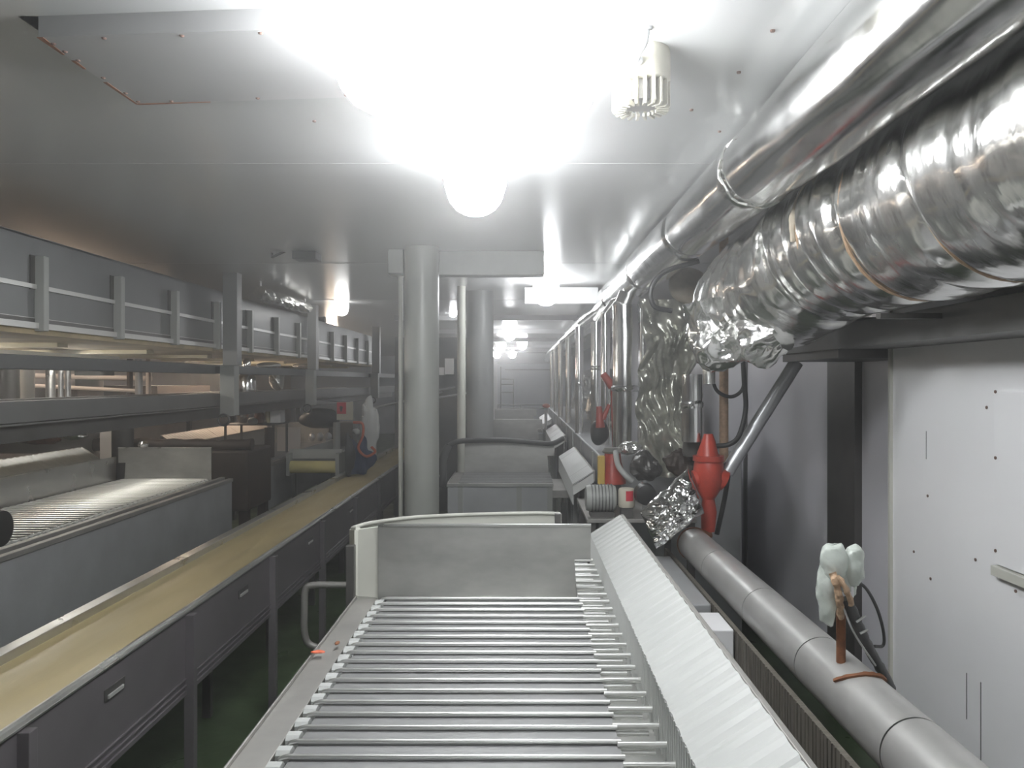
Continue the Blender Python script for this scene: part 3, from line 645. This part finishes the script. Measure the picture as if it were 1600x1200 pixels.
# slim things between the columns
for i,(px,py0,py1,wd,Y,m_) in enumerate(((702,560,585,14,10,'wall_white'),(690,574,586,8,10,'wall_white'))):
    MB().box(at(px-wd/2,0,Y).x,at(px+wd/2,0,Y).x,Y,Y+.15,at(0,py1,Y).z,at(0,py0,Y).z).build('wall_box',m_,label=['white cabinet seen between the round columns','small white cabinet left of the other, between the columns'][i],cat='cabinet')
MB().box(-1.6,-.50,10.151,10.2,0,2.2).build('grey_partition','tray',label='grey partition seen between the round columns',cat='partition')
for i,(y_,Y) in enumerate(((607,9.6),(619,8.8))):
    q0_, q1_ = at(683,y_+3,Y), at(713,y_-2,Y+.6)
    MB().tube([q0_, q0_.lerp(q1_,(10.15-Y)/.6)], .012, 8).build('tube','rail_light',smooth=True,label=['upper pale tube glinting between the round columns','lower pale tube glinting between the round columns'][i],cat='tube')

# black hose draped over the second machine
MB().tube(bez([at(700,697,5.9),at(716,690,5.95),at(745,688,6.0),at(790,688,6.05),at(830,691,6.05),at(862,693,6.05),at(880,685,6.1)],8), .02, 10).build('hose','black',smooth=True,label='thick black hose lying over the end plate of the second table',cat='hose')
MB().tube(bez([at(700,697,5.9),at(692,720,5.85),at(692,745,5.8),at(688,760,5.8)],6), .03, 10).build('hose','darkgrey',smooth=True,label='dark hose dropping at the left end of the second table',cat='hose')

# far end: ladder, railing
t = thing('ladder', 'thin grey ladder frame in front of the far white wall', 'ladder', (-.55,20,.9))
b = MB(); b.box(-.52,-.49,20,20.03,0,2.0); b.box(-.20,-.18,20,20.03,0,1.7); b.build('stile','dark_steel',t)
for z in (1.35,1.55,1.68): MB().box(-.49,-.20,20,20.03,z,z+.025).build('rung','dark_steel',t)
MB().box(-.75,-.58,19.5,19.7,0,2.1).build('far_cabinet','wall_white',label='slim white cabinet left of the far ladder',cat='cabinet')
t = thing('railing', 'low dark railing before the far white wall', 'railing', (0,21,0))
for z in (.93,1.02): MB().tube([(-.6,21,z),(.7,21,z)], .015, 8).build('bar','dark_steel',t)
for x in (-.6,0,.7): MB().tube([(x,21,0),(x,21,1.03)], .018, 8).build('post','dark_steel',t)
beam(-.5,1.0,24.85,24.98,1.98,2.01,'tray','thin dark line of pipe across the far white wall','wall_pipe','pipe')
MB().box(-1.0,.9,22.5,22.9,2.15,CEIL).build('ceiling_duct','panel_grey',label='grey duct under the ceiling before the far wall',cat='duct')

# ------------------------------------------------------------------ foil ducts on the right
def tapes(bands, amp): 
    def f(y):
        s_ = 0
        for (c, w_) in bands: s_ += amp*math.exp(-((y-c)/w_)**2)
        return s_
    return f
# upper duct, running the whole length under the ceiling
XU, ZU, RU = .72, 2.294, .116
tp = tapes([(2.43,.025),(3.4,.02),(4.6,.03),(6.0,.03),(7.5,.03)], -.008)
ys = [.6+ i*.02 for i in range(420)]; ys += [9.0+i*.3 for i in range(1,48)]
def du(q, u, a):
    y = q.y; seam = .012*math.exp(-((y-2.43)/.03)**2)*noise.noise(q*40)
    near = .003*noise.noise(Vector((q.x*7,q.y*2.0,q.z*7)))+.0012*noise.noise(Vector((q.x*18,q.y*6,q.z*18)))
    fold = .010*max(0,noise.noise(Vector((math.cos(a)*2.5,y*1.2,math.sin(a)*2.5))))
    return tp(y)+seam+near+fold
t = thing('foil_duct', 'long shiny foil duct tucked against the ceiling, upper of the two', 'duct', (XU,5,ZU))
MB().tube([(XU,y,ZU) for y in ys], RU, 56, disp=du).build('foil_cladding','foil',t,smooth=True)
b = MB(); pth = [(XU+ .117*math.cos(a/30*2*PI), 2.43+.012*math.sin(a*1.7), ZU+.117*math.sin(a/30*2*PI)) for a in range(31)]
b.tube(pth, .005, 8, disp=lambda q,u,a: .003*noise.noise(q*50)); b.build('torn_seam','crumple',t)
# lower fat duct, near part then elbow
XL, ZL, RL = 1.08, 2.118, .258
pth = [Vector((XL,y,ZL)) for y in [.7+i*.02 for i in range(98)]]
pth += bez([pth[-1]+Vector((0,.02,0)),(1.07,2.76,2.105),(1.05,2.95,2.06),(1.00,3.12,2.02),(.94,3.26,1.95),(.90,3.34,1.86),(.89,3.37,1.80)],12)
kk = len(pth); rad = []
for i,p in enumerate(pth):
    u = i/(kk-1); rad.append(RL if u < .66 else RL*(1-.36*((u-.66)/.34)**2.0)*(1 if u < .985 else .8))
bands = [(1.75,.02,-.012),(2.15,.03,-.016),(2.30,.02,-.008),(2.42,.02,-.014),(2.57,.022,-.018),(2.75,.03,-.02),(1.3,.03,-.012)]
def dl(q, u, a):
    y = q.y; d = .010*noise.noise(Vector((q.x*4,q.y*6,q.z*4)))+.0018*noise.noise(q*20)
    for c,w_,am in bands: d += am*math.exp(-((y-c-.03*math.sin(a*2))/w_)**2)
    sag = .018*max(0,-math.sin(a) if False else 0)
    cr = max(0,(u-.62))*(.08*noise.noise(q*6)+.07*ridge(q*9)+.02*ridge(q*22))
    w2 = .0035*noise.noise(Vector((a*1.0, y*22, 0)))
    return d+cr+w2
t = thing('foil_duct', 'fat film wrapped foil duct bulging at right, lower of the two', 'duct', (XL,1.8,ZL))
MB().tube(pth, rad, 88, disp=dl).build('foil_cladding','foil_film',t,smooth=True)
# ragged tape collar and torn scraps at the elbow shoulder
def collar(y, a0, a1, rr, m, nm, k=34, lean=.10):
    b = MB(); pp = [(XL+RL*math.cos(a), y+lean*(a-a0)+.012*math.sin(a*9), ZL+RL*math.sin(a)) for a in [math.radians(a0_)+0 for a0_ in [math.degrees(a0)+(math.degrees(a1)-math.degrees(a0))*i/k for i in range(k+1)]]]
    b.tube(pp, rr, 12, disp=lambda q,u,a: .006*noise.noise(q*38)); b.build(nm, m, t)
collar(2.62, math.radians(95), math.radians(205), .013, 'crumple', 'torn_wrap')
collar(2.30, math.radians(110), math.radians(190), .010, 'stained_paper', 'brown_tape')
# drooping crumpled film under the elbow
b = MB(); b.tube(bez([at(1095,470,3.2),at(1110,530,3.2),at(1140,545,3.15),at(1180,532,3.05),at(1225,522,2.95)],10), [.075-.02*math.sin(i*.35) for i in range(41)], 64, disp=lambda q,u,a: .020*noise.noise(q*7)+.030*ridge(q*11)+.010*ridge(q*26)); b.build('drooping_film','foil_film',t,smooth=True)
for yc, dx_ in ((2.13,.0),(2.44,.0),(1.74,0)):
    b = MB(); b.tube([(XL+(RL-.008)*math.cos(a), yc+.05*math.sin(a*1.0+yc), ZL+(RL-.008)*math.sin(a)) for a in [i*2*PI/48 for i in range(49)]], .0045, 6, disp=lambda q,u,a: .003*noise.noise(q*40)); b.build('tape_band','twine',t,smooth=True)
b = MB(); c = at(1168,520,3.25); b.tube([c+Vector((0,-.03,0)),c+Vector((0,.04,0))], .055, 20); b.build('round_stub','tray',t,smooth=True)
# crumpled curtain of foil behind, between the shiny pipe and the elbow
b = MB(); nx, nz = 46, 90; vs = []
for i in range(nz+1):
    for j in range(nx+1):
        px = 1000+ (1092-1000-26*i/nz)*j/nx + 5*math.sin(i*.09)+3*math.sin(i*.31+j*.1); py = 466+(745-466)*i/nz
        p = at(px,py,4.7); d = .11*noise.noise(Vector((j*.05,i*.035,1.3)))+.05*ridge(Vector((j*.06+i*.03,i*.05,2.3)))+.03*ridge(Vector((j*.16-i*.05,i*.09,5.3)))
        vs.append(Vector((p.x, p.y+d, p.z)))
for i in range(nz+1):
    for j in range(nx+1):
        v = vs[i*(nx+1)+j]; vs.append(v+Vector((0,.012,0)))
W1 = nx+1; T = W1*(nz+1)
fs = [(i*W1+j,i*W1+j+1,(i+1)*W1+j+1,(i+1)*W1+j) for i in range(nz) for j in range(nx)]
fs += [(T+i*W1+j+1,T+i*W1+j,T+(i+1)*W1+j,T+(i+1)*W1+j+1) for i in range(nz) for j in range(nx)]
b.add(vs, fs); b.build('foil_curtain','murky',smooth=True,label='crumpled foil curtain hanging between the shiny upright pipe and the elbow',cat='foil wrap')
crumple_lump('foil_wrap', at(1076,446,4.5), (.115,.05,.10), 'brown stained paper bulge above the foil curtain', 'foil wrap', m='stained_paper', amp=.12, f=6, smooth=True)
MB().tube(bez([at(1092,408,3.55),at(1040,424,3.55),at(1018,450,3.55),at(1022,478,3.55),at(1050,486,3.55)],10), .011, 8).build('cable','black',smooth=True,label='black cable looping round the brown bulge near the elbow',cat='cable')
b = MB(); n = 56; qd = [at(1000,800,3.66),at(1074,732,3.72),at(1100,800,3.62),at(1026,858,3.58)]; vs = []
for sd in (-1,1):
    for i in range(n+1):
        for j in range(n+1):
            u, v = i/n, j/n
            p = (qd[0].lerp(qd[1],u)).lerp(qd[3].lerp(qd[2],u),v)
            e = max(0,math.sin(PI*u)*math.sin(PI*v)); d = .055*e**.45
            d += e**.4*(.045*ridge(Vector((u*3.1+sd,v*2.1,1)))+.022*ridge(Vector((u*7.3-v*3,v*6+sd,4)))+.008*ridge(Vector((u*17,v*19,sd))))
            vs.append(p+Vector((.006*noise.noise(p*30),sd*d,.010*noise.noise(p*20))))
W1 = n+1; T = W1*W1
b.add(vs, [(T*k+i*W1+j,T*k+i*W1+j+1,T*k+(i+1)*W1+j+1,T*k+(i+1)*W1+j) for k in (0,1) for i in range(n) for j in range(n)]+
      [(a, a+sx, T+a+sx, T+a) for (st,sx) in ((0,1),(n*W1,1),(0,W1),(n,W1)) for a in [st+sx*q_ for q_ in range(n)]])
b.build('foil_bag','foil',smooth=True,label='bright crumpled foil bag left of the red valve',cat='foil bag')

# shiny upright pipes
t = thing('freezer_housing', 'long grey housing beyond the red valve, foil pipes standing on it', 'housing', (.9,9,0))
MB().box(.47,1.35,4.88,14,0,1.20).build('casing','bin_side',t,bevel=.01)
b = MB()
for k in range(9): b.box(.462,.47,5.2+k*1.0,5.25+k*1.0,0,1.19)
b.build('stiffeners','grey_paint',t)
BR = []
def upright(px, y0, y1, wpx, Y, label, rings=(), m='foil', group='foil clad upright pipes'):
    a, c = at(px,y0,Y), at(px,y1,Y)
    r = wpx/2/K*Y
    if Y > 4.9: c.z = 1.2005; a.z = 2.12; BR.append((a.x, Y, r))
    t = thing('foil_pipe', label, 'pipe', c, group)
    zs = [c.z+(a.z-c.z)*i/60 for i in range(61)]
    MB().tube([(a.x,Y,z) for z in zs], r, 36, disp=lambda q,u,an: .05*r*noise.noise(Vector((q.x*10,q.y*10,q.z*3)))).build('cladding', m, t, smooth=True)
    for yy in rings:
        p = at(px,yy,Y); MB().tube([(p.x,Y,p.z-.02),(p.x,Y,p.z-.008),(p.x,Y,p.z+.008),(p.x,Y,p.z+.02)], [r*1.0,r*1.12,r*1.12,r*1.0], 28, disp=lambda q,u,an:.004*noise.noise(q*60)).build('collar', 'foil', t, smooth=True)
    return t
upright(977,428,690,40,5.0,'largest shiny upright foil pipe, right of centre',rings=(607,))
upright(1082,585,690,33,3.85,'short foil pipe standing above the red valve',rings=(632,))
upright(1108,530,600,20,3.9,'short dark clad pipe end beneath the elbow',m='crumple')
upright(905,505,672,13,6.9,'thin foil pipe, left of the other upright pipes',rings=(600,))
upright(932,480,650,18,6.4,'foil pipe between the thin one and the largest one',rings=(575,))
upright(946,495,560,14,5.6,'short bright foil pipe left of the largest one')
upright(1005,620,690,10,5.2,'slim pale pipe right of the largest foil pipe',m='steel')
for i,(px,y0,y1,wp,Y) in enumerate(((888,540,640,9,8.6),(876,560,640,8,10),(868,566,632,6,11.6),(862,560,628,5,13.2))):
    upright(px,y0,y1,wp,Y,['first','second','third','last'][i]+' of the far upright pipes receding right of the aisle',m='crumple')
# a branch from each upright pipe to the skin of the duct
names_ = ['largest upright pipe','thin left upright pipe','middle upright pipe','short bright pipe','slim pale pipe','first far pipe','second far pipe','third far pipe','last far pipe']
for i,(x,Y,r_) in enumerate(BR):
    rb = min(r_*.92,.05) if i else .07
    c0 = Vector((XU,Y,ZU)); p0 = Vector((x,Y,2.121)); d = (p0-c0).normalized()
    MB().tube([p0, p0.lerp(c0+d*(RU-.004),.5), c0+d*(RU-.004)], rb, 18).build('foil_elbow','foil' if i == 0 else 'crumple',smooth=True,label='foil branch joining the '+names_[i]+' to the ceiling duct',cat='pipe')
for i in range(7):
    y = 5.6+i*1.25
    crumple_lump('foil_wrap',(1.05+.1*math.sin(i*2),y,1.25+.2*math.sin(i*3)),(.22,.28,.42),['nearest','second','third','fourth','fifth','sixth','farthest'][i]+' crumpled foil mass receding along the right side','foil wrap',amp=.3,f=4,clamp=((2,1.2005,9e9),(0,-9e9,1.60)))

# ------------------------------------------------------------------ support beam, right wall things
t = thing('support_beam', 'dark grey beam under the fat foil duct at right', 'beam', (1.2,2,1.78))
MB().box(1.23,1.25,.5,3.82,1.775,1.868).build('web','tray',t)
for y_ in (.95,1.65,2.35): MB().box(1.05,1.2299,y_-.015,y_+.015,1.832,1.848).build('cradle','dark_steel',t)
MB().box(1.25,1.45,.5,3.12,1.775,1.785).build('flange','tray',t)
MB().box(1.25,1.62,3.15,3.82,1.74,1.90).build('end_block','dark_steel',t)
p0, p1 = at(1128,750,3.80), at(1248,560,3.80); p0 = p0+(p1-p0).normalized()*.040; p1 = p1-(p1-p0).normalized()*.02
MB().tube([p0,p1], .033, 20).build('brace_tube','galv',smooth=True,label='slanting grey brace tube from the red valve up to the dark beam',cat='tube')
t = thing('wall_post', 'dark upright post on the recessed wall', 'post', (1.6,3.97,0))
MB().box(1.585,1.62,3.80,4.14,0,CEIL).build('post','dark_steel',t)
# access cover on the near white wall
t = thing('access_cover', 'white riveted access cover at the right edge of the near wall', 'panel', (1.45,2,1.3))
ya, yb = 1.44*K/(1555-814), 1.0
za, zb = at(1555,612,ya).z, at(1555,880,ya).z
MB().box(1.436,1.4495,yb,ya,zb,za).build('cover','wall_white',t,bevel=.002)
MB().box(1.425,1.4495,yb,ya-.0,zb-.035,zb-.005).build('bottom_ledge','cream',t,bevel=.002)

b = MB()
for (y,z) in ((ya-.01,za),(ya-.01,za-.2),(ya-.01,zb+.04),(ya+.06,za-.05),(2.85,.99+.25),(2.83,.95),(2.55,1.08),(2.32,1.04),(2.2,.85),(2.95,1.02)):
    b.lathe([(.005,-.003),(.005,0)], (1.45 if y > ya else 1.436,y,z), 8, axis='x')
b.build('rivets','screw',t)
S('trim_4', MB().box(1.438,1.452,3.118,3.134,0,CEIL), 'cream')
b = MB(); b.box(1.4485,1.4505,2.60,2.603,.55,.70); b.box(1.4485,1.4505,2.52,2.523,.45,.70); b.box(1.4485,1.4505,2.86,2.862,1.37,1.47)
S('trim_5', b, 'tray')

# ------------------------------------------------------------------ grey clad pipe at right
XP, ZP, RP = .80, .895, .073
t = thing('clad_pipe', 'thick grey clad pipe running along the right of the near table', 'pipe', (XP,2.3,ZP))
yy = [.7,1.62,2.13,2.63,3.22,3.70]
for i in range(5):
    b = MB(); b.tube([(XP,yy[i]+.003,ZP),(XP,yy[i+1]-.003,ZP)], RP, 48, disp=lambda q,u,a: .0012*noise.noise(q*6)); b.build('cladding_sleeve','lag',t,smooth=True)
b = MB()
for y in yy[1:5]: b.tube([(XP,y-.006,ZP),(XP,y+.006,ZP)], RP*.975, 48)
b.build('joint','black',t,smooth=True)
b = MB(); b.tube([(XP,3.697,ZP),(XP,3.712,ZP)], RP*1.06, 40); b.build('end_ring','rusty',t,smooth=True)
b = MB(); b.tube([(XP+ (RP+.003)*math.sin(a), 1.90-.05*math.cos(a*1.5), ZP+(RP+.003)*math.cos(a)) for a in [-.9+i*.12 for i in range(16)]], .006, 6, disp=lambda q,u,a: .004*noise.noise(q*90)); b.build('rust_ring','rusty',t,smooth=True)
# stained plate below it
t = thing('stained_plate', 'brown stained upright plate below the grey clad pipe', 'panel', (.70,2.5,0))
b = MB(); y = .9
b.box(.70,.715,.9,3.9,.1,.835)
while y < 3.9: b.box(.697,.70,y,y+.004+.004*random.random(),.1,.835); y += .018+.012*random.random()
b.build('plate','brown_rib',t)
MB().tube(bez([(.69,1.60,.86),(.68,1.58,.75),(.69,1.55,.65),(.68,1.52,.5)],6), .005, 6).build('string','twine',t)
MB().tube(bez([(.685,1.52,.82),(.675,1.50,.72),(.685,1.5,.6)],6), .006, 6).build('string','twine',t)
# grey step behind the guard
MB().box(.44,.69,2.9,3.7,.2,.84).build('grey_housing','bin_side',label='grey housing between the guard end and the clad pipe',cat='housing',bevel=.006)
MB().box(.56,.692,2.60,2.80,.62,.84).build('junction_box','wall_white',label='pale box low beside the guard and the stained plate',cat='box',bevel=.004)

# red valve
vx, vy, vz = at(1107,0,3.78).x, 3.78, 0
t = thing('red_valve', 'bright red valve with tapering cap at the end of the grey clad pipe', 'valve', (vx,vy,.96))
Zv = lambda py: at(0,py,3.78).z
b = MB(); b.tube([(vx,vy,Zv(y)) for y in (830,800,780,765,750,725,705,690,678)], [.030,.034,.030,.055,.075,.066,.045,.034,.018], 24, disp=lambda q,u,a:.008*noise.noise(q*16)); b.build('body','red',t,smooth=True)
b = MB(); b.tube([at(1100,735,3.78),at(1132,752,3.78)], .05, 18); b.build('side_port','red',t,smooth=True)
b = MB(); b.tube([at(1085,750,3.78),at(1100,745,3.78)], .045, 14); b.tube([(vx,vy,Zv(712)),(vx,vy,Zv(720))], .073, 20); b.build('flange','red',t,smooth=True)
MB().tube(bez([(XP,3.713,ZP),(XP+.02,3.75,ZP+.005),(vx,3.78,Zv(832))],6), .028, 16).build('elbow','rusty',t,smooth=True)
# copper pipe and black cables behind the valve
vpipe(1131,595-(CEIL-HC)*K/4.1,730,14,4.1,'twine','copper coloured upright pipe right of the red valve',None)
MB().tube(bez([at(1160,545,3.75),at(1163,600,3.75),at(1165,640,3.75),at(1155,680,3.75),at(1140,694,3.77),at(1119,697,3.78)],10), .012, 10).build('cable','black',smooth=True,label='thick black cable dropping from the elbow to the red valve',cat='cable')
MB().tube(bez([at(1112,585,3.95),at(1120,610,3.95),at(1142,620,3.95),at(1160,608,3.95),at(1163,580,3.95)],10), .009, 8).build('cable','black',smooth=True,label='small black cable loop under the elbow',cat='cable')
MB().tube(bez([at(1139,735,3.843),at(1132,780,3.85),at(1120,835,3.85)],8), .012, 8).build('cable','black',smooth=True,label='straight black cable behind the brace tube down to the clad pipe',cat='cable')
MB().lathe([(.055,-.04),(.06,-.02),(.055,.03),(.03,.045)], at(1085,700,3.95), 20).build('valve_collar','dark_steel',smooth=True,label='dark collar between the short foil pipe and the red valve',cat='fitting')
crumple_lump('valve_lagging', at(1068,722,4.1), (.10,.08,.08), 'dark lagging lump above the foil bag', 'lagging', m='brown', amp=.35, f=12, stem=at(0,806,4.1).z)
crumple_lump('valve_lagging', at(1008,728,4.3), (.09,.08,.075), 'mottled dark lagging lump left of the foil bag', 'lagging', m='dark_steel', amp=.4, f=12, stem=at(0,806,4.1).z)
crumple_lump('foil_wrap', at(985,700,4.6), (.07,.06,.04), 'small foil wrap at the foot of the largest upright pipe', 'foil wrap', amp=.4, f=14)
MB().lathe([(.02,-.05),(.05,-.045),(.055,.03),(.03,.05)], at(1008,772,4.0), 20, axis='y').build('rubber_cap','black',smooth=True,label='round black cap left of the foil bag',cat='cap')

# motor and valves beyond the guard
t = thing('drive_motor', 'stubby grey drive motor behind the top of the white guard', 'motor', at(940,800,4.1))
p = at(940,778,4.1)
MB().lathe([(.035,-.085),(.062,-.08),(.068,-.06),(.068,.055),(.06,.07),(.04,.075)], p, 28, axis='x').build('casing','grey_paint',t,smooth=True)
b = MB()
for k in range(7): b.lathe([(.0725,-.055+k*.017),(.0725,-.050+k*.017)], p, 28, axis='x')
b.build('cooling_fins','tray',t)
MB().box(p.x-.06,p.x+.06,4.04,4.16,at(0,806,4.1).z,p.z-.065).build('foot','dark_steel',t)
t = thing('fluid_pot', 'small white pot with a red label next to the drive motor', 'pot', at(979,792,4.05))
p = at(979,792,4.05)
MB().lathe([(.038,0),(.042,.01),(.042,.085),(.036,.095)], p, 24).build('pot','paper',t,smooth=True)
MB().box(p.x-.03,p.x+.03,4.02,4.08,at(0,806,4.1).z,p.z).build('riser','dark_steel',t)
b = MB(); n=8
for j in range(n):
    a0, a1 = -PI/2+ -.2+ j*.12, -PI/2-.2+(j+1)*.12
    c0, c1 = (p.x+.043*math.cos(a0),p.y+.043*math.sin(a0)), (p.x+.043*math.cos(a1),p.y+.043*math.sin(a1))
    b.add([(*c0,p.z+.035),(*c1,p.z+.035),(*c1,p.z+.085),(*c0,p.z+.085)], [(0,1,2,3)])
b.build('red_label','paper_red',t)
t = thing('motor_stand', 'narrow dark stand carrying the drive motor and the white pot', 'stand', (.55,4.3,0))
zs_ = at(0,806,4.1).z
MB().box(.33,.88,4.0,4.72,zs_-.02,zs_).build('shelf','rail',t,bevel=.003)
for x in (.34,.84):
    for y in (4.02,4.66): MB().box(x,x+.035,y,y+.035,0,zs_-.02).build('leg','dark_steel',t)
MB().tube([(at(953,0,4.5).x+.015,4.5,zs_),(at(953,0,4.5).x+.015,4.5,at(0,755,4.5).z)], .05, 18).build('pedestal','dark_steel',t,smooth=True)
t = thing('painted_valve', 'yellow and dark red valve body above the drive motor', 'valve', at(953,755,4.5))
p = at(953,755,4.5)
MB().lathe([(.075,0),(.07,.05),(.05,.12),(.045,.17)], (p.x+.015,p.y,p.z), 22).build('red_body','red',t,smooth=True)
MB().box(p.x-.075,p.x-.035,p.y-.07,p.y-.03,p.z,p.z+.16).build('yellow_plate','yellow',t,bevel=.006)
MB().lathe([(.05,.17),(.055,.18),(.04,.20)], (p.x+.01,p.y,p.z), 20).build('cap','steel',t,smooth=True)
t = thing('lever_valve', 'dark valve with a forked red handle left of the largest foil pipe', 'valve', at(938,690,5.2))
p = at(936,675,5.2)
MB().blob(p,(.06,.05,.085),lambda q:.2*noise.noise(q*15),24).build('body','black',t,smooth=True)
MB().tube([at(938,668,5.15),at(936,635,5.15)], [.03,.018], 12).tube([at(942,655,5.15),at(952,632,5.15)], [.018,.012], 12).build('red_handle','red',t,smooth=True)
MB().tube([at(942,584,5.2),at(957,604,5.2)], [.022,.03], 12).tube([at(957,604,5.2),at(960,700,5.2)], .014, 10).build('red_lever','red',smooth=True,label='slanting red lever above the forked red handle',cat='lever')
MB().tube(bez([at(962,705,4.4),at(965,725,4.35),at(975,740,4.3),at(988,752,4.3)],6), .016, 10).build('hose','white_plastic',smooth=True,label='short white hose between the painted valve and the lagging',cat='hose')
crumple_lump('guard_lamp', at(853,634,10), (.05,.05,.03), 'pinkish orange cover on the third table guard', 'cover', m='orange', amp=.2, smooth=True, stem=1.036)


# film wrapped sensor on the clad pipe
sx, sy = .78, 1.95
t = thing('wrapped_sensor', 'sensor wrapped in clear plastic film standing on the grey clad pipe', 'sensor', (sx,sy,.965))
MB().tube([(sx,sy,.964),(sx,sy,1.12)], .011, 14).build('stem','rusty',t,smooth=True)
Yb = 1.93
def bagd(q): return .16*noise.noise(q*16)+.22*ridge(q*20)+.08*ridge(q*55)-.05
b = MB()
b.blob((at(1297,0,Yb).x,Yb+.01,at(0,922,Yb).z), (.030,.024,.088), bagd, 56)
b.blob((at(1303,0,Yb).x,Yb,at(0,878,Yb).z), (.032,.026,.052), bagd, 48)
b.blob((at(1334,0,Yb).x,Yb,at(0,884,Yb).z), (.027,.024,.054), bagd, 48)
b.blob((at(1318,0,Yb).x,Yb+.012,at(0,905,Yb).z), (.040,.022,.066), bagd, 56)
b.build('plastic_film','film',t,smooth=True)
MB().box(at(1300,0,Yb).x-.018,at(1330,0,Yb).x+.005,Yb-.008,Yb+.012,at(0,935,Yb).z,at(0,872,Yb).z).build('sensor_head','wall_white',t,bevel=.005)
b = MB(); b.tube(bez([at(1300,895,1.90),at(1308,915,1.89),at(1312,940,1.90),at(1314,965,1.92)],8), .009, 10, disp=lambda q,u,a:.005*noise.noise(q*80))
b.tube(bez([at(1308,900,1.89),at(1322,920,1.88),at(1330,945,1.89)],8), .007, 10, disp=lambda q,u,a:.004*noise.noise(q*80)); b.build('tape','twine',t)
MB().tube(bez([at(1322,935,1.90),at(1338,970,1.91),at(1356,1010,1.95),at(1376,1045,2.0),at(1392,1075,2.05)],8), .0125, 12, disp=lambda q,u,a:.003*noise.noise(q*60)).build('cable_bundle','darkgrey',t,smooth=True)
MB().tube(bez([at(1333,908,1.95),at(1352,918,1.96),at(1370,950,1.98),at(1380,985,2.0),at(1380,1008,2.02),at(1366,1010,2.0)],8), .004, 8).build('thin_cable','darkgrey',t,smooth=True)
MB().tube(bez([at(1318,950,1.9),at(1335,990,1.9),at(1368,1040,1.95)],8), .0025, 6).build('white_wire','white_plastic',t,smooth=True)
b = MB(); b.tube([at(1338,972,1.895),at(1352,962,1.895)], .003, 6); b.tube([at(1344,990,1.9),at(1356,984,1.9)], .003, 6); b.build('cable_tie','white_plastic',t)

# black fitting under the ceiling left of the column
t = thing('ceiling_bracket', 'black box on a bracket under the ceiling left of the pale column', 'bracket', at(470,400,4.9))
p = at(478,398,4.85)
MB().box(p.x-.07,p.x+.07,4.8,4.95,p.z-.03,p.z+.02).box(p.x-.05,p.x+.05,4.82,4.92,p.z+.02,CEIL).build('box','black',t,bevel=.006)
MB().tube([at(425,402,4.85),at(455,388,4.85)], .008, 8).tube([at(425,372,4.95),at(425,402,4.85)], .008, 8).build('arm','black',t)
